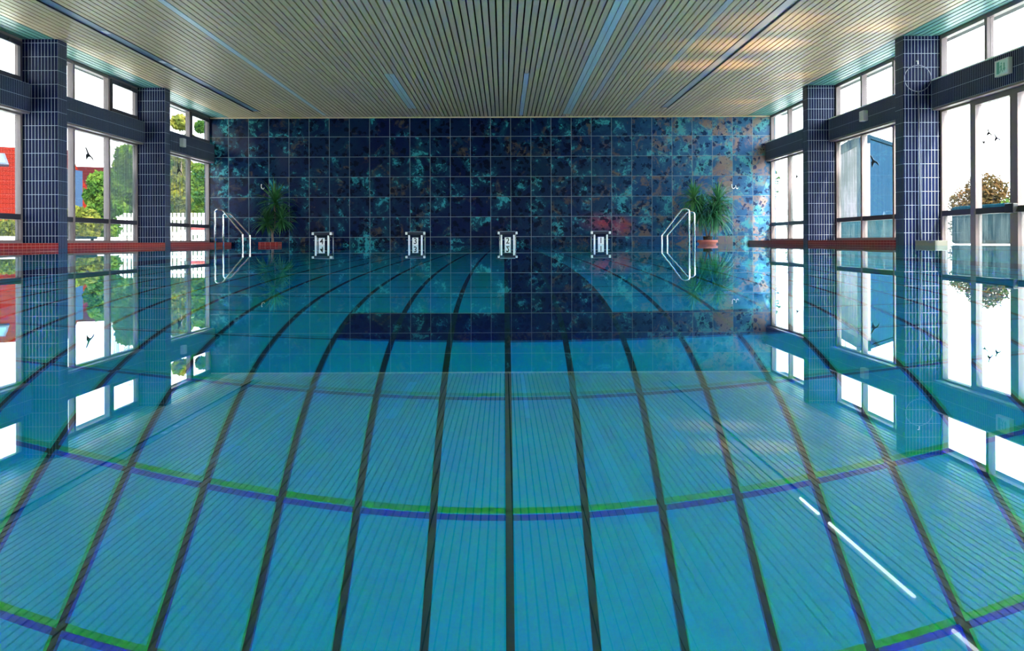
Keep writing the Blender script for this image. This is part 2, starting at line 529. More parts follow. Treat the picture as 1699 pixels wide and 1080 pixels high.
for i in range(bi(WL)-1, bi(WR)+2):
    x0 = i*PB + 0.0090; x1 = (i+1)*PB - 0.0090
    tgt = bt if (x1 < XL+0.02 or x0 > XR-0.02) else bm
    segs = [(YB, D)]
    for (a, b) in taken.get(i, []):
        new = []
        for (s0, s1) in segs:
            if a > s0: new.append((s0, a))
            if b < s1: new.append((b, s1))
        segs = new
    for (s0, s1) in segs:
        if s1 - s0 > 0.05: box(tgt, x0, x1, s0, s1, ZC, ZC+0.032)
struct('ceiling', bm, M['boards'], 'slatted wooden board ceiling above the pool')
struct('trim_1', bt, M['teal_boards'], 'blue green ceiling boards along the windows')
struct('ceiling_backing', B(WL-0.35, WR+0.35, YB-0.2, D+0.3, ZC+0.04, ZC+0.25), M['backing'])
bm = bmesh.new()
box(bm, XL+0.02, XR-0.02, D-0.32, D-0.002, ZC-0.030, ZC-0.001)
ed = struct('trim_2', B(WL+0.02, WR-0.02, D-0.03, D-0.001, ZC-0.022, ZC-0.002), M['boards'], 'wooden edge batten where the ceiling meets the mural')
bm.free()

em = NT('glint_glow')  # added glow standing in for sun glint on the right channel
e = em.n('ShaderNodeEmission'); e.inputs[0].default_value = (1.0, 0.96, 0.92, 1); e.inputs[1].default_value = 1.8
em.l(e.outputs[0], em.out.inputs[0])
M['lit'] = em.m
for k, (xc, nb, y0, y1, nm, mt, lb) in enumerate(STR):
    b0 = bi(xc - (nb-1)*PB/2)
    x0 = b0*PB + 0.003; x1 = (b0+nb)*PB - 0.003
    y1 = min(y1, D-0.04)
    t = empty(nm, ((x0+x1)/2, (y0+y1)/2, ZC))
    tag(t, lb, 'ceiling light' if nm == 'ceiling_light' else 'ceiling strip')
    hx = (x1-x0)/2; hy = (y1-y0)/2
    if nm == 'ceiling_light':
        bm = bmesh.new()
        box(bm, -hx, hx, -hy, hy, 0.012, 0.018)
        mesh_obj('panel', bm, M[mt], t)
        bm = bmesh.new()
        for s in (-1, 1): box(bm, s*hx-0.004, s*hx+0.004, -hy, hy, -0.004, 0.02)
        mesh_obj('edge_rail', bm, M['dark_alu'], t)
        cy = (y0+y1)/2
        lits = [(5.95, 6.3), (6.9, 8.7), (9.0, 9.55)] if xc > 0 else [(11.05, 11.2), (12.9, 13.05), (13.4, 13.5)]
        for (a, b) in lits:
            tb = bmesh.new()
            if xc > 0: tube(tb, [(0.0, a-cy, 0.004), (0.0, b-cy, 0.004)], 0.013, 8)
            else: box(tb, -0.03, 0.03, a-cy, b-cy, 0.006, 0.0115)  # white panels stand in for small faint highlights on the left channel
            tag(mesh_obj('glint_tube' if xc > 0 else 'highlight_panel', tb, M['lit' if xc > 0 else 'white'], t))
    else:
        mesh_obj('panel', B(-hx, hx, -hy, hy, -0.003, 0.012, bevel=0.002), M[mt], t)
        if nb == 2:
            mesh_obj('seam', B(-0.003, 0.003, -hy+0.001, hy-0.001, -0.0045, -0.0025), M['black'], t)

# ------------------------------------------------------------------ far wall, back wall, pool
struct('wall_far', B(WL-0.1, WR+0.1, D, D+0.2, -1.45, ZC+0.03), M['mural'], 'blue and teal speckled tile mural behind the starting blocks')
struct('wall_back', B(WL-0.1, WR+0.1, YB-0.2, YB, -0.3, ZC+0.03), plain('back_wall', (0.55, 0.56, 0.55), 0.7))
struct('floor', B(XL-0.02, XR+0.02, -0.5, D-0.001, -DEPTH-0.1, -DEPTH), M['pool'], 'turquoise tiled pool floor with dark lane mark')
bm = bmesh.new(); box(bm, XL-0.2, XL, -0.5, D, -DEPTH, -0.001)
struct('pool_side_left', bm, M['pool'])
bm = bmesh.new(); box(bm, XR, XR+0.2, -0.5, D, -DEPTH, -0.030)
struct('pool_side_right', bm, M['pool'])
struct('pool_side_near', B(XL-0.2, XR+0.2, -0.7, -0.5, -DEPTH, -0.03), M['pool'])
struct('pool_step_far', B(XL, XR, D-0.75, D-0.002, -DEPTH+0.001, -0.30), M['pool'])
struct('deck_near', B(WL, WR, YB, -0.5, -0.03, 0.02), M['concrete'])
struct('deck_right', B(XR+0.001, WR+0.06, -0.5, D, -0.06, -0.022), M['concrete'])
# water surface, finely ruled so the ripples stay gentle
bm = bmesh.new()
v = [bm.verts.new(c) for c in ((WL-0.02, -0.5, 0), (WR+0.02, -0.5, 0), (WR+0.02, D-0.0005, 0), (WL-0.02, D-0.0005, 0))]
bm.faces.new(v)
wt = mesh_obj('water', bm, M['water'], smooth=None)
tag(wt, 'still turquoise pool water mirroring the ceiling and windows', 'water', kind='stuff')

# ------------------------------------------------------------------ pillars, ledges, beams
n = 2
names_l = {4: 'first navy tiled pillar from the left edge of the photo', 5: 'navy tiled pillar on the left next to the far mural'}
names_r = {4: 'navy tiled pillar on the right with the rescue hoop hanging on it', 5: 'navy tiled pillar on the right nearest the far mural'}
for i, (a, b) in enumerate(PIL):
    for side, nm in ((-1, names_l), (1, names_r)):
        n += 1
        if side < 0: bx = (WL-0.07, XL, a, b)
        else: bx = (XR, WR+0.07, a, b)
        o = struct('trim_%d' % n, B(*bx, -0.05 if side > 0 else -0.04, ZC-0.0005), M['pillar'])
        tag(o, nm.get(i))
edges = [YB] + [v for p in PIL for v in p] + [D]
BAYS = [(PIL[i][1], PIL[i+1][0]) for i in range(5)] + [(PIL[5][1], D)]
for i, (a, b) in enumerate(BAYS):
    a2 = a
    if a < -0.4: a2 = -0.5
    n += 1
    o = struct('trim_%d' % n, B(WL-0.02, XL, a2, b, -0.04, LED), M['red'])
    if i == 5: tag(o, 'low red tiled ledge at the water between the last left pillar and mural')
    if i == 4: tag(o, 'low red tiled ledge at the water between the two left pillars')
    if i == 3: tag(o, 'low red tiled ledge running off the left edge of the photo')
    if i in (4, 5, 0, 1):
        n += 1
        o = struct('trim_%d' % n, B(XR, WR+0.02, a2, b, -0.04, LED), M['red'])
        if i == 4: tag(o, 'low red tiled ledge at the water between the two right pillars')
        if i == 5: tag(o, 'low red tiled ledge at the water between the right pillar and mural')
ZB0, ZB1 = 0.150+TR*9, 0.150+TR*11
bl = bmesh.new(); br = bmesh.new()
for (a, b) in [(YB, PIL[0][0])] + BAYS:
    box(bl, WL-0.07, SL, a, b, ZB0, ZB1)
    box(br, SR, WR+0.07, a, b, ZB0, ZB1)
struct('wall_left', bl, M['pillar'], 'navy tiled beam band between the upper and lower left windows')
struct('wall_right', br, M['pillar'], 'navy tiled beam band between the upper and lower right windows')

# ------------------------------------------------------------------ windows
FT = 0.034   # frame half depth
wn = 0; dn = 0
T0, T1 = 0.345, 0.410
def window(side, y0, y1, z0, z1, muls, transom=None, vent=None, glasses=None, lower='glass_low', label=None, bot=True, name=None):
    """one window: frame, upright mullions, transom, one pane per opening; muls = y positions of mullions"""
    global wn
    wn += 1
    X = WL-0.035 if side < 0 else WR+0.035
    root = empty(name or 'window_%d' % wn, (X, (y0+y1)/2, z0))
    tag(root, label, kind='structure')
    cy = (y0+y1)/2
    H_ = z1-z0
    fw = 0.045
    bm = bmesh.new()
    box(bm, -FT, FT, y0-cy, y0-cy+fw, 0, H_)
    box(bm, -FT, FT, y1-cy-fw, y1-cy, 0, H_)
    box(bm, -FT, FT, y0-cy+fw, y1-cy-fw, H_-fw, H_)
    if bot: box(bm, -FT, FT, y0-cy+fw, y1-cy-fw, 0, 0.035)
    mesh_obj('frame', bm, M['alu'], root)
    for m in muls:
        mesh_obj('mullion', B(-FT-0.006, FT+0.006, m-cy-0.028, m-cy+0.028, 0.0, H_-0.002, bevel=0.004), M['alu'], root)
    ys = [y0+fw] + [v for m in muls for v in (m-0.028, m+0.028)] + [y1-fw]
    ops = [(ys[2*i], ys[2*i+1]) for i in range(len(ys)//2)]
    if transom:
        for (a, b) in ops:
            mesh_obj('transom', B(-FT, FT, a-cy, b-cy, transom[0]-z0, transom[1]-z0), M['dark_alu'], root)
    for k, (a, b) in enumerate(ops):
        g = (glasses or {}).get(k, 'glass')
        top0 = (transom[1]-z0) if transom else (0.035 if bot else 0)
        mesh_obj('pane', B(-0.004, 0.004, a-cy, b-cy, top0, H_-fw), M[g], root)
        if transom:
            mesh_obj('pane', B(-0.004, 0.004, a-cy, b-cy, 0.035 if bot else 0, transom[0]-z0), M[lower], root)
        if vent is not None and k in vent:
            # opening sash: second, thicker frame with two stays
            s = bmesh.new()
            w_ = 0.05
            sx = (0.03, 0.06) if side < 0 else (-0.06, -0.03)
            box(s, *sx, a-cy, a-cy+w_, 0.03, H_-0.04)
            box(s, *sx, b-cy-w_, b-cy, 0.03, H_-0.04)
            box(s, *sx, a-cy+w_, b-cy-w_, 0.03, 0.03+w_)
            box(s, *sx, a-cy+w_, b-cy-w_, H_-0.04-w_-0.01, H_-0.04)
            sh = mesh_obj('sash', s, M['dark_alu'], root)
            for f in (0.3, 0.7):
                yy = a-cy+(b-a)*f
                mesh_obj('stay', B(sx[0]-0.012*(side > 0), sx[1]+0.012*(side < 0), yy-0.03, yy+0.03, H_-0.085, H_-0.062), M['black'], sh)
    return root

MP = 1.11  # mullion pitch
where = {3: 'running off the edge of the photo', 4: 'between the two pillars', 5: 'next to the far mural'}
for i, (a, b) in enumerate(BAYS):
    muls = [a + (b-a)*0.335, a + (b-a)*0.675]
    # left
    if i == 5: muls = [15.29+1.14, 15.29+2.26]
    gl = {5: {0: 'glass_haze', 1: 'glass_haze'}, 4: {2: 'glass_haze'}}.get(i, {})
    window(-1, a, b, LED, ZB0, muls, (T0, T1), glasses=gl, label='tall left window %s' % where.get(i, 'beside the pool'))
    window(-1, a, b, ZB1, ZC, muls, vent=(2,), glasses={0: 'glass_top', 1: 'glass_top', 2: 'glass_top'}, label='low upper window on the left %s' % where.get(i, 'beside the pool'))
    # right
    if i != 3:
        gl = {4: {1: 'glass', 2: 'glass_haze'}, 5: {1: 'glass_haze', 2: 'glass'}}.get(i, {})
        window(1, a, b, LED, ZB0, muls, (T0, T1), glasses=gl, label='tall right window %s' % where.get(i, 'beside the pool'))
    window(1, a, b, ZB1, ZC, muls, glasses={0: 'glass_top', 1: 'glass_top', 2: 'glass_top'}, label='low upper window on the right %s' % where.get(i, 'beside the pool'))
# right bay with the doors
a, b = BAYS[3]
X = WR+0.035
DY = [a, 8.95, 9.79, 10.66, b]      # jamb | leaf | leaf | side light
r = window(1, 10.66, b, -0.02, ZB0, [], (T0, T1), label='tall side light between the doors and the hoop pillar', bot=False)
for k, (p, q) in enumerate(((9.79, 10.66), (8.95, 9.79))):
    d = empty('door_%d' % (k+1), (X, (p+q)/2, -0.02))
    tag(d, ['glazed metal door leaf nearer the hoop pillar', 'glazed metal door leaf at the right edge of the photo'][k], kind='structure')
    hh = ZB0+0.02; hy = (q-p)/2
    bm = bmesh.new()
    for s in (-1, 1): box(bm, -0.035, 0.035, min(s*hy, s*(hy-0.075)), max(s*hy, s*(hy-0.075)), 0, hh)
    box(bm, -0.035, 0.035, -hy+0.075, hy-0.075, hh-0.08, hh)
    box(bm, -0.035, 0.035, -hy+0.075, hy-0.075, 0, 0.02)
    mesh_obj('leaf_frame', bm, M['alu'], d)
    mesh_obj('transom', B(-0.033, 0.033, -hy+0.075, hy-0.075, T0+0.02, T1+0.02), M['dark_alu'], d)
    mesh_obj('pane', B(-0.004, 0.004, -hy+0.075, hy-0.075, T1+0.02, hh-0.08), M['glass'], d)
    mesh_obj('pane', B(-0.004, 0.004, -hy+0.075, hy-0.075, 0.02, T0+0.02), M['glass_low'], d)
    ys_ = -hy+0.045 if k == 0 else hy-0.03
    mesh_obj('lock_box', B(-0.085, -0.030, ys_-0.045, ys_+0.045, 0.355, 0.455, bevel=0.006), M['black'], d)
window(1, a, 8.95, -0.02, ZB0, [8.5], (T0, T1), label='tall window beyond the doors', bot=False)

# soffit rails under the beams
bm = bmesh.new()
for (a, b) in BAYS:
    box(bm, WL+0.002, SL-0.012, a, b, ZB0-0.022, ZB0-0.001)
n += 1; struct('trim_%d' % n, bm, M['alu'])
bm = bmesh.new()
for (a, b) in BAYS:
    box(bm, SR+0.012, WR-0.002, a, b, ZB0-0.022, ZB0-0.001)
n += 1; struct('trim_%d' % n, bm, M['alu'])
bm = bmesh.new()
for (a, b) in BAYS:
    box(bm, SR-0.006, WR+0.0, a, b, ZB1+0.0005, ZB1+0.012)
n += 1; struct('trim_%d' % n, bm, M['white'], 'pale sill along the foot of the upper right windows')
SEC = 'more'

# ------------------------------------------------------------------ starting blocks
def text_mesh(ch, size, depth):
    cu = bpy.data.curves.new('digit', 'FONT')
    cu.body = ch; cu.size = size; cu.extrude = depth; cu.align_x = 'CENTER'; cu.align_y = 'CENTER'
    cu.offset = size*0.012
    o = bpy.data.objects.new('digit', cu); link(o)
    bpy.context.view_layer.update()
    me = bpy.data.meshes.new_from_object(o)
    bpy.data.objects.remove(o)
    me.transform(Matrix.Rotation(math.pi/2, 4, 'X'))
    return me
def starting_block(num, xpx, label):
    y = 17.93; sc = F/y
    x = (xpx-836)/sc
    t = empty('starting_block', (x, y, 0))
    tag(t, label, 'starting block', 'starting blocks along the far wall')
    # platform: front lip, tapered underside, white end caps
    bm = bmesh.new()
    pr = [(-0.0, 0.200), (0.0, 0.245), (0.46, 0.262), (0.46, 0.235), (0.10, 0.150), (0.05, 0.150)]
    prism(bm, pr, -0.145, 0.145, 'yz')
    mesh_obj('platform', bm, M['navy_board'], t)
    mesh_obj('grip_edge', B(-0.145, 0.145, -0.004, 0.02, 0.2455, 0.252), M['slate_strip'], t)
    for s in (-1, 1):
        mesh_obj('end_cap', B(s*0.168-0.018, s*0.168+0.018, -0.012, 0.05, 0.198, 0.248, bevel=0.005), M['white'], t)
    for s in (-1, 1):
        lg = bmesh.new()
        box(lg, s*0.118-0.016, s*0.118+0.016, 0.012, 0.05, -0.30, 0.197, bevel=0.004)
        mesh_obj('leg', lg, M['white'], t)
        lg = bmesh.new()
        box(lg, s*0.150-0.009, s*0.150+0.009, 0.36, 0.385, -0.30, 0.234)
        mesh_obj('leg', lg, M['steel'], t)
    bm = bmesh.new()
    tube(bm, [(-0.165, 0.035, 0.098), (0.165, 0.035, 0.098)], 0.008, 8)
    mesh_obj('crossbar', bm, M['steel'], t)
    pl = mesh_obj('number_plate', B(-0.056, 0.056, -0.002, 0.008, 0.001, 0.142), M['white'], t)
    tag(pl, 'white plate with black number %s' % num)
    me = text_mesh(num, 0.155, 0.0012)
    me.materials.append(M['black'])
    dg = bpy.data.objects.new('number', me); link(dg); dg.parent = pl
    dg.location = (0, -0.004, 0.072)
    dg.scale = (0.92, 1, 1)
    return t
for nmb, px, lb in (('4', 533.7, 'starting block numbered 4, leftmost of the four'), ('3', 689.0, 'starting block numbered 3 on a white plate'),
                    ('2', 842.3, 'starting block numbered 2 near the middle of the far wall'), ('1', 997.0, 'starting block numbered 1, rightmost of the four')):
    starting_block(nmb, px, lb)

# ------------------------------------------------------------------ pool ladders
def arc(p0, p1, p2, r, n=6):
    """rounded corner at p1"""
    p0, p1, p2 = map(Vector, (p0, p1, p2))
    a = (p0-p1).normalized(); b = (p2-p1).normalized()
    ang = a.angle(b); d = r/math.tan(ang/2)
    s, e = p1+a*d, p1+b*d
    out = []
    for i in range(n+1):
        u = i/n
        out.append((1-u)**2*s + 2*u*(1-u)*p1 + u*u*e)
    return out
def ladder(name, rails, label, r=0.0155):
    cx = rails[0][0]; cy = rails[0][2]
    t = empty(name, (cx, cy, 0)); tag(t, label, 'pool ladder', 'chrome pool ladders')
    wps = []
    for (xa, xb, y, ztop, zk) in rails:      # xa shore post, xb water post
        dirx = 1 if xb > xa else -1
        c1 = Vector((xa, y, ztop)); 
        sl = Vector((xb, y, zk))
        top2 = Vector((xa+dirx*0.13, y, ztop))
        pts = [Vector((xa, y, -DEPTH+0.001))]
        pts += arc(pts[0], c1, top2, 0.065)
        pts += arc(pts[-1], top2, sl, 0.10)
        pts += arc(pts[-1], sl, (xb, y, -DEPTH), 0.02, 3)
        pts.append(Vector((xb, y, -DEPTH+0.001)))
        o = Vector((cx, cy, 0))
        bm = bmesh.new(); tube(bm, [p-o for p in pts], r, 12)
        mesh_obj('rail', bm, M['steel'], t, smooth=True)
        wps.append(Vector((xb, y, 0))-o)
    for z in (-0.3, -0.58, -0.86):
        a, b = wps
        bm = bmesh.new()
        d = (b-a).normalized(); s = Vector((-d.y, d.x, 0))*0.04
        for sg in (1,):
            q = [a+s, b+s, b-s, a-s]
            A = [bm.verts.new((p.x, p.y, z)) for p in q]; C = [bm.verts.new((p.x, p.y, z+0.025)) for p in q]
            bm.faces.new(A); bm.faces.new(C)
            for i in range(4): bm.faces.new((A[i], A[(i+1) % 4], C[(i+1) % 4], C[i]))
        mesh_obj('tread', bm, M['white'], t)
    return t
def XU(u, y): return u*y/F
ladder('pool_ladder', [(XU(-479, 17.2), XU(-433.3, 17.2), 17.2, 0.655, 0.208), (XU(-465.3, 17.7), XU(-421.2, 17.7), 17.7, 0.595, 0.195)],
       'chrome pool ladder by the red ledge on the left')
ladder('pool_ladder', [(XU(307.6, 17.1), XU(262.5, 17.1), 17.1, 0.63, 0.165), (XU(316.5, 17.6), XU(271.5, 17.6), 17.6, 0.595, 0.17)],
       'chrome pool ladder in front of the bushy plant on the right')

# ------------------------------------------------------------------ plants
def strap_leaf(bm, base, az, el, L, w, droop, seg=7):
    """long arching blade with a folded midrib"""
    d = Vector((math.cos(az)*math.cos(el), math.sin(az)*math.cos(el), math.sin(el)))
    p = Vector(base)
    side = Vector((-math.sin(az), math.cos(az), 0))
    prev = None
    for i in range(seg+1):
        u = i/seg
        ww = w*(0.55+0.9*u)*(1-u)**0.6 if u < 1 else 0.0
        ww = w*max(0.04, math.sin(math.pi*min(1, 0.18+0.82*u))**0.7)*(1.0 if u < .6 else (1-u)/0.4*0.9+0.1)
        nrm = side.cross(d).normalized()
        cur = (bm.verts.new(p-side*ww/2+nrm*ww*0.18), bm.verts.new(p), bm.verts.new(p+side*ww/2+nrm*ww*0.18))
        if prev:
            bm.faces.new((prev[0], cur[0], cur[1], prev[1]))
            bm.faces.new((prev[1], cur[1], cur[2], prev[2]))
        prev = cur
        p = p + d*(L/seg)
        d = (d + Vector((0, 0, -droop/seg*(0.5+u)))).normalized()
def crown(bm, c, n, L, w, droop, rnd):
    for i in range(n):
        u = (i+0.5)/n
        el = math.radians(82 - 120*u + rnd.uniform(-8, 8))
        az = i*2.39996 + rnd.uniform(-.3, .3)
        strap_leaf(bm, Vector(c)+Vector((0, 0, (0.5-u)*0.06)), az, el, L*rnd.uniform(0.75, 1.1), w, droop*rnd.uniform(.7, 1.2))

rnd = random.Random(3)
yp = D-0.58; sc = F/yp
px = (452-836)/sc
t = empty('potted_plant', (px, yp, 0.0))
tag(t, 'dark potted dracaena with one woody trunk on the left by the mural', 'plant')
bm = bmesh.new()
tube(bm, [(0.0, 0, 0.045), (0.005, 0, 0.12), (-0.004, 0, 0.2), (0.0, 0, 0.27), (0.015, 0, 0.33)], [0.026, 0.023, 0.022, 0.027, 0.02], 10)
tube(bm, [(0.0, 0, 0.25), (-0.035, 0.0, 0.31), (-0.06, 0, 0.40)], [0.016, 0.016, 0.013], 8)
tube(bm, [(0.0, 0, 0.25), (0.04, 0.02, 0.34), (0.05, 0.02, 0.6), (0.035, 0, 0.78)], [0.016, 0.016, 0.013, 0.011], 8)
mesh_obj('trunk', bm, M['trunk'], t, smooth=True)
bm = bmesh.new()
crown(bm, (-0.10, 0, 0.44), 70, 0.36, 0.036, 1.5, rnd)
crown(bm, (0.16, 0.03, 0.50), 80, 0.40, 0.036, 1.5, rnd)
crown(bm, (0.05, 0, 0.82), 70, 0.50, 0.036, 1.4, rnd)
mesh_obj('foliage', bm, M['leaf_dark'], t)
mesh_obj('soil', B(-0.16, 0.155, -0.12, 0.12, 0.044, 0.052), M['soil'], t)
bm = bmesh.new()
box(bm, -0.225, 0.135+0.005, -0.16, -0.125, -0.30, 0.068); box(bm, -0.225, 0.14, 0.125, 0.16, -0.30, 0.068)
box(bm, -0.225, -0.19, -0.125, 0.125, -0.30, 0.068); box(bm, 0.105, 0.14, -0.125, 0.125, -0.30, 0.068)
box(bm, -0.19, 0.105, -0.125, 0.125, -0.29, 0.03)
tag(mesh_obj('planter', bm, M['red'], t), 'red tiled planter box')

px = (1174-836)/sc
t = empty('potted_plant', (px, yp, 0.0))
tag(t, 'bushy green potted plant with drooping leaves in a terracotta pot', 'plant')
bm = bmesh.new()
lathe(bm, [(0.15, -0.30), (0.155, 0.0), (0.165, 0.030), (0.185, 0.032), (0.190, 0.052), (0.188, 0.075), (0.165, 0.078), (0.16, 0.06)], 32)
mesh_obj('pot', bm, M['terracotta'], t, smooth=False)
bm = bmesh.new()
lathe(bm, [(0.075, 0.055), (0.085, 0.14), (0.075, 0.15)], 20)
tag(mesh_obj('root_ball', bm, M['soil'], t), 'brown root ball above the rim')
bm = bmesh.new()
tube(bm, [(0.0, 0, 0.12), (-0.05, 0, 0.35), (-0.17, 0, 0.62), (-0.22, 0, 0.80)], [0.02, 0.016, 0.014, 0.012], 8)
tube(bm, [(0.02, 0, 0.12), (0.08, 0, 0.35), (0.15, 0, 0.66), (0.17, 0, 0.75)], [0.02, 0.016, 0.014, 0.012], 8)
mesh_obj('trunk', bm, M['trunk'], t, smooth=True)
bm = bmesh.new()
crown(bm, (-0.26, -0.02, 0.84), 110, 0.44, 0.026, 2.0, rnd)
crown(bm, (-0.14, 0.0, 0.56), 120, 0.52, 0.026, 2.6, rnd)
crown(bm, (0.20, 0.0, 0.78), 110, 0.50, 0.026, 2.2, rnd)
crown(bm, (0.12, -0.03, 0.52), 120, 0.56, 0.026, 2.8, rnd)
mesh_obj('foliage', bm, leaf_mat('plant_leaf', [(0.015, 0.10, 0.06), (0.04, 0.20, 0.08), (0.12, 0.32, 0.10)], 0.3, 0.05), t)

# ------------------------------------------------------------------ small fittings
def hook(x, z, s, label):
    o = Vector((x, D, z))
    t = bmesh.new()
    tube(t, [(0, 0.0, 0), (0, -0.03, 0), (0, -0.032, -0.04*s), (0.012*s, -0.034, -0.066*s), (0.034*s, -0.034, -0.07*s), (0.045*s, -0.034, -0.05*s)], 0.007, 8)
    ob = mesh_obj('wall_hook', t, M['white'], smooth=True)
    ob.location = o
    tag(ob, label, 'hook', 'white hooks on the mural')
def ZU(y, x=836): return (400.5-(x-836)*0.0037*1.0 - y)/S + EYE
hook((434.5-836)/S, ZU(306, 434), 1.3, 'single white hook on the mural above the left plant')
hook((1214-836)/S, ZU(306, 1214), 1.2, 'white hook on the mural above the right plant, nearer the plant')
hook((1220.5-836)/S, ZU(308, 1220), 0.9, 'smaller white hook on the mural, nearer the right windows')

# alarm / speaker boxes on the beams
def wall_box(side, y, z0, z1, wy, label):
    X = SL if side < 0 else SR
    t = empty('wall_speaker', (X, y, z0)); tag(t, label, 'speaker', 'pale boxes on the tiled beams')
    s = -side
    xs = sorted((0.001*s, 0.075*s))
    mesh_obj('housing', B(*xs, -wy/2, wy/2, 0, z1-z0, bevel=0.008), M['beige_plastic'], t)
    bm = bmesh.new()
    for k in range(7):
        zz = (z1-z0)*(0.15+0.1*k)
        xs = sorted((0.0745*s, 0.0765*s))
        box(bm, *xs, -wy*0.35, wy*0.35, zz, zz+0.004)
    mesh_obj('grille', bm, plain('grille_grey', (0.35, 0.35, 0.34), 0.6), t)
wall_box(-1, 16.75, 1.735, 1.885, 0.14, 'pale speaker box on the left beam beside the far mural')
wall_box(1, 13.5, 1.74, 1.885, 0.15, 'pale speaker box on the right beam between the two pillars')

# exit sign on the right beam
ye = 9.75
t = empty('exit_sign', (SR, ye, 1.735)); tag(t, 'pale green escape sign on the right beam above the doors', 'sign')
mesh_obj('housing', B(-0.045, -0.001, -0.135, 0.135, 0, 0.165, bevel=0.004), M['beige_plastic'], t)
greenm = plain('sign_green', (0.05, 0.28, 0.20), 0.4)
fc = mesh_obj('face', B(-0.0475, -0.0445, -0.122, 0.10, 0.014, 0.151), plain('sign_face', (0.42, 0.60, 0.55), 0.4), t)
bm = bmesh.new()
box(bm, -0.049, -0.047, 0.035, 0.085, 0.022, 0.143)
mesh_obj('door_symbol', bm, greenm, fc)
bm = bmesh.new()
def yz(b_, pts): prism(b_, pts, -0.0492, -0.047, 'yz')
yz(bm, [(0.005, 0.120), (-0.008, 0.132), (-0.018, 0.120), (-0.006, 0.108)])
yz(bm, [(0.008, 0.102), (-0.015, 0.105), (-0.012, 0.062), (0.006, 0.066)])
yz(bm, [(0.006, 0.066), (-0.008, 0.066), (0.018, 0.028), (0.028, 0.032)])
yz(bm, [(-0.004, 0.066), (-0.014, 0.064), (-0.034, 0.036), (-0.026, 0.030)])
yz(bm, [(0.006, 0.100), (0.008, 0.092), (0.026, 0.080), (0.028, 0.087)])
mesh_obj('running_figure', bm, greenm, fc)
bm = bmesh.new()
yz(bm, [(-0.050, 0.120), (-0.070, 0.120), (-0.070, 0.066), (-0.088, 0.066), (-0.060, 0.034), (-0.036, 0.066), (-0.050, 0.066)])
mesh_obj('arrow', bm, greenm, fc)

# rescue hoop on a pole, hung on the right pillar
py = PIL[4][0]
xo = (1522-836)*py/F
HZ = lambda yy: (398.0-yy)*py/F + EYE
t = empty('rescue_hoop', (xo, py-0.03, HZ(130))); tag(t, 'thin metal rescue hoop on a long pole hanging on the right pillar', 'rescue hoop')
bm = bmesh.new()
R_ = 0.150
pts = [(R_*1.06*math.sin(a), 0, R_*math.cos(a) if math.cos(a) > 0 else R_*math.cos(a)*1.08) for a in [2*math.pi*k/36 for k in range(37)]]
tube(bm, pts, 0.0045, 6)
mesh_obj('hoop', bm, M['dull_steel'], t, smooth=True)
bm = bmesh.new()
zb = 0.012 - HZ(130)
tube(bm, [(0.006, 0, -R_*1.08), (0.03, 0, zb+0.06)], 0.0095, 8)
mesh_obj('pole', bm, M['dull_steel'], t, smooth=True)
bm = bmesh.new(); tube(bm, [(-0.002, 0.03, R_+0.055), (-0.002, -0.008, R_+0.05), (-0.002, -0.012, R_+0.01)], 0.006, 8)
hk = mesh_obj('wall_hook', bm, M['white'])
hk.location = (xo, py-0.03, HZ(130)); tag(hk, 'white hook on the right pillar that the rescue hoop hangs from', 'hook')

# pale kerb block by the doors
t = B(4.885, 5.03, 10.86, 11.38, -0.022, 0.058, bevel=0.004)
o = mesh_obj('kerb_block', t, plain('pale_tile', (0.15, 0.155, 0.145), 0.6)); tag(o, 'low pale stone block at the foot of the hoop pillar', 'block')

# bird silhouettes on the panes
BIRD = [(0.0, 0.0), (0.25, 0.10), (0.45, 0.30), (0.75, 0.62), (1.0, 0.72), (0.92, 0.55), (0.62, 0.18), (0.50, 0.0), (0.62, -0.20),
        (0.50, -0.52), (0.36, -0.86), (0.28, -0.50), (0.16, -0.24), (-0.10, -0.22), (-0.40, -0.42), (-0.66, -0.62), (-0.50, -0.34), (-0.30, -0.12)]
def bird(side, u, y_img, size, rot, label, mat='black', group='bird decals on the windows'):
    X = (WL-0.035) if side < 0 else (WR+0.035)
    X -= side*0.0060
    y = X*F/u
    hz = 400.5 - u*0.0037
    z = (hz-y_img)*y/F + EYE
    size *= 1.35 if side > 0 else 2.1
    bm = bmesh.new()
    c, s = math.cos(rot), math.sin(rot)
    f = -1 if side > 0 else 1
    # stretched along the pane: seen at a sharp angle
    prism(bm, [((a*c-b*s)*size*2.1*f*-1, (a*s+b*c)*size) for a, b in BIRD], 0, -side*0.0012, 'yz')
    o = mesh_obj('bird_decal', bm, M[mat]); o.location = (X, y, z)
    tag(o, label, 'decal', group)
M['grey_decal'] = plain('grey_decal', (0.02, 0.02, 0.03), 0.8, spec=0.0)
bird(-1, 300-836, 283, 0.062, 0.4, 'black bird decal on the left window next to the mural')
bird(-1, 151-836, 258, 0.055, 0.3, 'dark bird decal on the left window between the pillars', 'grey_decal')
bird(1, 1453-836, 267, 0.085, 0.2, 'large black bird decal on the right window in front of the blue building')
bird(1, 1324-836, 292, 0.062, 0.2, 'bird decal on the right window beside the mural', 'grey_decal')
bird(1, 1644-836, 221, 0.042, 0.5, 'upper of the small bird decals on the door pane', 'grey_decal')
bird(1, 1657-836, 229, 0.042, 0.3, 'right-hand of the small bird decals on the door pane', 'grey_decal')
bird(1, 1634-836, 238, 0.034, 1.6, 'lowest and thinnest bird decal on the door pane', 'grey_decal')

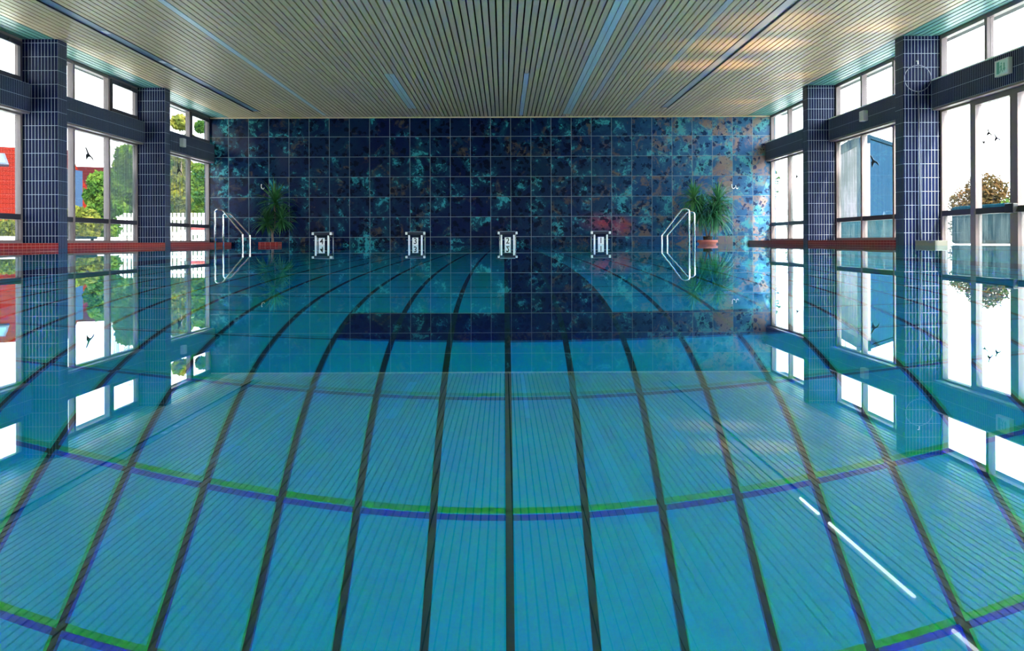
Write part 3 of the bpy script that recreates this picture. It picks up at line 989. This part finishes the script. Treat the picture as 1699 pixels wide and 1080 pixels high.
# ------------------------------------------------------------------ outside
gm = NT('terrace')
v, x, y, z = gm.pos()
g1 = gm.noise(v, 0.35, 5)
c = gm.mix(gm.step(gm.math('ABSOLUTE', x), 12.5, 13.5), (0.62, 0.62, 0.60), gm.mix(g1, (0.10, 0.20, 0.05), (0.22, 0.30, 0.09)))
gm.bsdf(c, 0.9)
o = struct('ground_left', B(-160, WL-0.16, -60, 260, -0.3, 0.0), gm.m)
o = struct('ground_right', B(WR+0.16, 160, -60, 260, -0.3, 0.0), gm.m)
o = struct('ground_far', B(WL-0.16, WR+0.16, D+0.2, 260, -0.3, 0.0), gm.m)

def leaves(name, blobs, n, size, mat, parent, seed=1):
    rr = random.Random(seed)
    vs_, fs = [], []
    tot = sum(b[3]**2 for b in blobs)
    for (bx, by, bz, br) in blobs:
        for i in range(int(n*br*br/tot)):
            while True:
                p = Vector((rr.uniform(-1, 1), rr.uniform(-1, 1), rr.uniform(-1, 1)))
                if p.length < 1: break
            p = p.normalized()*(p.length**0.35)*(0.85+0.3*rr.random())
            c = Vector((bx, by, bz)) + Vector((p.x*br, p.y*br, p.z*br*0.85))
            a = Vector((rr.gauss(0, 1), rr.gauss(0, 1), rr.gauss(0, 1))).normalized()
            b = a.orthogonal().normalized()
            s = size*rr.uniform(0.6, 1.3)
            k = len(vs_)
            vs_ += [c-a*s, c-b*s*0.55, c+a*s, c+b*s*0.55]
            fs.append((k, k+1, k+2, k+3))
    me = bpy.data.meshes.new(name)
    me.from_pydata([tuple(v) for v in vs_], [], fs)
    me.materials.append(mat)
    o = bpy.data.objects.new(name, me); link(o); o.parent = parent
    return o
def tree(name, u, dist, top_px, w_px, label, mat, cat='tree', n=2600, leaf=None, base_z=0.0, seed=1, group=None, low=0.15):
    """u: direction in px from the vanishing point; top: px above the horizon; width in px"""
    X = u*dist/F; zt = top_px*dist/F; rw = w_px*dist/F/2
    rr = random.Random(seed)
    t = empty(name, (X, dist, 0)); tag(t, label, cat, group)
    blobs = []
    for k in range(11):
        a = rr.uniform(0, 6.28); d = rr.uniform(0.0, 0.55)*rw
        zz = zt*(0.18 + 0.62*k/10.0)
        br = min(rw*0.55, zt*0.4)*rr.uniform(0.7, 1.0)
        zz = min(zz, zt-br*0.8)
        blobs.append((math.cos(a)*d, math.sin(a)*d*0.7, zz, br))
    blobs.append((0, 0, zt-min(rw*0.5, zt*0.4)*0.85, min(rw*0.5, zt*0.4)))
    leaves('crown', blobs, n, leaf or rw*0.05, mat, t, seed)
    bm = bmesh.new()
    tube(bm, [(0, 0, 0), (0.01*rw, 0, zt*0.35), (0.06*rw, 0, zt*0.7)], [rw*0.07, rw*0.055, rw*0.025], 8)
    for k in range(4):
        a = k*1.7
        tube(bm, [(0, 0, zt*0.3), (math.cos(a)*rw*0.25, math.sin(a)*rw*0.2, zt*0.55), (math.cos(a)*rw*0.42, math.sin(a)*rw*0.3, zt*0.68)], [rw*0.035, rw*0.025, rw*0.01], 6)
    mesh_obj('trunk', bm, M['trunk'], t, smooth=True)
    return t
gt = 'trees beyond the left windows'
tree('tree', 165-836, 22, 122, 70, 'round green tree in front of the far red roof', M['leaf_green'], seed=2, n=5500, leaf=0.055, group=gt)
tree('bush', 128-836, 20, 65, 60, 'yellow green bush left of the round green tree', M['leaf_yellow'], 'bush', seed=3, n=4500, leaf=0.05)
tree('bush', 152-836, 21, 60, 40, 'low yellow bush at the foot of the round green tree', M['leaf_yellow'], 'bush', seed=13, n=3500, leaf=0.045)
tree('tree', 212-836, 26, 165, 76, 'tall green tree behind the misted left pane', M['leaf_green'], seed=4, n=8000, leaf=0.075, group=gt)
tree('tree', 188-836, 24.5, 120, 60, 'lower green tree filling the foot of the misted left pane', M['leaf_green'], seed=24, n=5000, leaf=0.07, group=gt)
tree('tree', 300-836, 29, 215, 56, 'pale yellow green tree behind the left window by the mural', M['leaf_yellow'], seed=5, n=5000, leaf=0.09, group=gt)
tree('tree', 288-836, 33, 150, 60, 'lower green tree right of the second left pillar', M['leaf_green'], seed=25, n=6000, leaf=0.09, group=gt)
tree('tree', 336-836, 27, 205, 44, 'bright green tree seen at the edge of the mural', M['leaf_green'], seed=6, n=7500, leaf=0.065, group=gt)
tree('tree', 325-836, 38, 120, 60, 'dense low green tree behind the white garden table', M['leaf_green'], seed=26, n=6000, leaf=0.10, group=gt)
tree('tree', 214-836, 44, 236, 40, 'distant tree with reddish leaves above the left pillar', M['leaf_autumn'], seed=7, n=1500, group=gt)
tree('bush', 20-836, 17, 42, 90, 'low yellow green hedge bush in front of the bright red roof', M['leaf_yellow'], 'bush', seed=8, n=5000, leaf=0.05)
gt = 'trees beyond the right windows'
tree('tree', 1637-836, 60, 112, 125, 'autumn brown tree beyond the glazed doors', M['leaf_autumn'], seed=9, n=6500, leaf=0.13, group=gt)
tree('tree', 1605-836, 69, 85, 80, 'smaller autumn tree left of the tall one, beyond the doors', M['leaf_autumn'], seed=19, n=4500, leaf=0.12, group=gt)
tree('tree', 1676-836, 55, 70, 60, 'greener low tree right of the autumn tree', M['leaf_green'], seed=10, n=2200, leaf=0.08, group=gt)
tree('tree', 1307-836, 42, 62, 34, 'small pale green tree beyond the right window by the mural', M['leaf_green'], seed=11, n=1800, group=gt)
tree('tree', 1277-836, 33, 150, 36, 'thin leafy tree cut by the right edge of the mural', M['leaf_green'], seed=12, n=500, leaf=0.07, group=gt)

# houses on the left
def roof_mat(name, c0, c1):
    t = NT(name)
    v, x, y, z = t.pos()
    row = t.line(z, 0.20, 0.0, 0.035)
    h = t.math('ADD', x, y)
    colm = t.line(h, 0.30, 0.0, 0.03)
    c = t.mix(t.noise(v, 1.2, 4), c0, c1)
    c = t.mix(t.math('MULTIPLY', t.math('MAXIMUM', row, t.math('MULTIPLY', colm, 0.4)), 0.55), c, tuple(a*0.35 for a in c0))
    t.bsdf(c, 0.9, spec=0.0)
    return t.m
M['roof'] = roof_mat('red_roof', (0.055, 0.005, 0.003), (0.070, 0.007, 0.004))
M['roof2'] = roof_mat('brown_roof', (0.020, 0.0045, 0.005), (0.028, 0.006, 0.007))
M['plaster'] = plain('plaster', (0.62, 0.60, 0.58), 0.8)
M['blue_wall'] = plain('blue_wall', (0.02, 0.035, 0.065), 0.8, 0, 0.12, 1.0, spec=0.0)
def house(cx, cy, rz, L, W, eave, ridge, rm, label, skylight=None):
    t = empty('house', (cx, cy, 0), rz); tag(t, label, 'house')
    bm = bmesh.new()
    prism(bm, [(-W/2+0.3, 0), (W/2-0.3, 0), (W/2-0.3, eave+0.05), (0, ridge-0.2), (-W/2+0.3, eave+0.05)], -L/2+0.3, L/2-0.3, 'yz')
    mesh_obj('wall', bm, M['plaster'], t)
    for s in (-1, 1):
        bm = bmesh.new()
        prism(bm, [(0, ridge-0.12), (0, ridge), (s*W/2, eave), (s*W/2, eave-0.12)], -L/2, L/2, 'yz')
        rf = mesh_obj('roof', bm, M[rm], t)
        if s < 0 and skylight:
            sl = math.atan2(ridge-eave, W/2)
            for (lx, f, ww, hh) in skylight:
                bm = bmesh.new(); box(bm, -ww/2, ww/2, -hh/2, hh/2, 0.0, 0.10)
                sk = mesh_obj('skylight', bm, M['dark_alu'], rf)
                sk.rotation_euler = (sl, 0, 0); sk.location = (lx, -W/2*f, ridge-(ridge-eave)*f)
                bm = bmesh.new(); box(bm, -ww/2+0.1, ww/2-0.1, -hh/2+0.1, hh/2-0.1, 0.10, 0.115)
                mesh_obj('pane', bm, plain('sky_pane', (0.05, 0.09, 0.14), 0.4, 0, spec=0.1), sk)
    return t
house(-24.5, 38.0, math.radians(38), 13.6, 11, 0.75, 4.15, 'roof', 'house with a bright red tiled roof and skylight at the left edge', skylight=[(3.75, 0.2, 0.75, 1.0)])
house(-25.5, 56.0, math.radians(24), 10, 10, 0.9, 4.55, 'roof2', 'farther house with a plain dark red roof behind the round green tree')
t = B(-0.26, 0.26, -0.5, 0.5, 0, 2.35); o = mesh_obj('shed', t, M['blue_wall']); o.location = ((112-836)*30/F, 30, 0)
tag(o, 'narrow blue shed wall beside the first left pillar', 'shed')

# low white terrace wall and fence on the left
o = mesh_obj('garden_wall', B(-7.6, -7.4, 8.0, 18.5, 0, 0.17), M['white']); tag(o, 'low white garden wall outside the left windows', 'garden wall')
o = mesh_obj('garden_bench', B(-0.25, 0.25, -0.9, 0.9, 0.0, 0.02), M['white']); bpy.data.objects.remove(o)
t = empty('garden_bench', (-7.0, 15.2, 0)); tag(t, 'low pale blue bench outside the left window between the pillars', 'bench')
bb = plain('bench_blue', (0.03, 0.065, 0.085), 0.8, spec=0.0)
mesh_obj('seat', B(-0.22, 0.22, -0.8, 0.8, 0.13, 0.17, bevel=0.01), bb, t)
for sx in (-0.17, 0.17):
    for sy in (-0.7, 0.7):
        mesh_obj('leg', B(sx-0.02, sx+0.02, sy-0.02, sy+0.02, 0, 0.13), bb, t)
t = empty('picket_fence', (-8.1, 23.2, 0)); tag(t, 'white picket fence outside the left window by the mural', 'fence')
bm = bmesh.new()
for k in range(26):
    xx = -1.3 + k*0.1
    box(bm, xx, xx+0.06, -0.012, 0.012, 0, 0.78)
mesh_obj('pickets', bm, M['white'], t)
bm = bmesh.new(); box(bm, -1.35, 1.35, 0.013, 0.035, 0.62, 0.68); box(bm, -1.35, 1.35, 0.013, 0.035, 0.25, 0.31)
mesh_obj('rail', bm, M['white'], t)
t = empty('garden_table', ((337-836)*21.0/F, 21.0, 0)); tag(t, 'white garden table with a red parasol top lying on it by the mural edge', 'table')
mesh_obj('tabletop', B(-0.42, 0.42, -0.3, 0.3, 0.30, 0.335, bevel=0.008), M['white'], t)
for sx in (-0.36, 0.36):
    for sy in (-0.24, 0.24): mesh_obj('leg', B(sx-0.02, sx+0.02, sy-0.02, sy+0.02, 0, 0.30), M['white'], t)
t['label'] = 'white garden table outside by the left edge of the mural'
o = mesh_obj('cushion', B(-0.16, 0.16, -0.14, 0.14, 0, 0.07, bevel=0.025), plain('red_cushion', (0.6, 0.08, 0.06), 0.8)); o.location = ((330-836)*21.0/F, 21.0, 0.336)
tag(o, 'red cushion on the white garden table', 'cushion')

# blue building on the right: two faces meeting at a near corner
def quadwall(name, p, q, h0, h1, mat, parent, thick=0.2):
    p, q = Vector((*p, 0)), Vector((*q, 0))
    d = (q-p).normalized(); nn = Vector((-d.y, d.x, 0))*thick
    bm = bmesh.new()
    A = [bm.verts.new(v) for v in (p, q, q+nn, p+nn)]
    C = [bm.verts.new(v+Vector((0, 0, h))) for v, h in ((p, h0), (q, h1), (q+nn, h1), (p+nn, h0))]
    bm.faces.new(A); bm.faces.new(C)
    for i in range(4): bm.faces.new((A[i], A[(i+1) % 4], C[(i+1) % 4], C[i]))
    return mesh_obj(name, bm, mat, parent)
cw = NT('corrugated_blue')
v, x, y, z = cw.pos()
sv = cw.math('SINE', cw.math('MULTIPLY', x, 42.0))
st = cw.noise(cw.vscale(v, 3, 3, 0.25), 1.5, 4)
cw.bsdf(cw.mix(st, (0.006, 0.020, 0.045), (0.014, 0.036, 0.068)), 0.8, spec=0.0, bump=sv, bstr=0.4, bdist=0.02)
C0 = (XU(597, 30), 30.0); CLf = (XU(556, 34.5), 34.5); CRt = (XU(690, 36.5), 36.5)
t = empty('blue_building', (C0[0], C0[1], 0)); tag(t, 'blue sheet clad building with a pinkish white end wall beyond the right window', 'building')
def loc(p): return (p[0]-C0[0], p[1]-C0[1])
pk = NT('pink_wall')
v, x, y, z = pk.pos()
pk.bsdf(pk.mix(pk.noise(pk.vscale(v, 2, 2, 0.3), 1.0, 4), (0.30, 0.24, 0.24), (0.18, 0.18, 0.22)), 0.8, spec=0.0)
a_ = quadwall('end_wall', loc(CLf), loc(C0), 3.28, 3.28, pk.m, t)
b_ = quadwall('side_wall', loc(C0), loc(CRt), 3.28, 3.28, cw.m, t)
rb_ = plain('roof_blue', (0.008, 0.02, 0.035), 0.8, spec=0.0)
q1 = quadwall('fascia', loc(CLf), loc(C0), 0.32, 0.32, rb_, t, 0.25); q1.location = (-0.06, -0.06, 3.1)
q2 = quadwall('fascia', loc(C0), loc(CRt), 0.12, 0.12, rb_, t, 0.25); q2.location = (0.0, -0.06, 3.3)

# cover box and pale drum seen low through the doors
hd = plain('teal_cover', (0.004, 0.024, 0.036), 0.9, 0, 0.35, 3, spec=0.0)
o = mesh_obj('covered_tub', B(-1.2, 1.2, -1.3, 1.3, 0, 0.62, bevel=0.05), hd); o.location = (8.75, 14.9, 0)
tag(o, 'dark teal covered tub low behind the glazed doors', 'tub')
o = mesh_obj('covered_tub', B(-0.8, 0.8, -0.6, 0.6, 0, 0.5, bevel=0.05), hd); o.location = (XU(600, 19.0), 19.0, 0)
tag(o, 'dark teal covered tub low behind the right window between the pillars', 'tub')
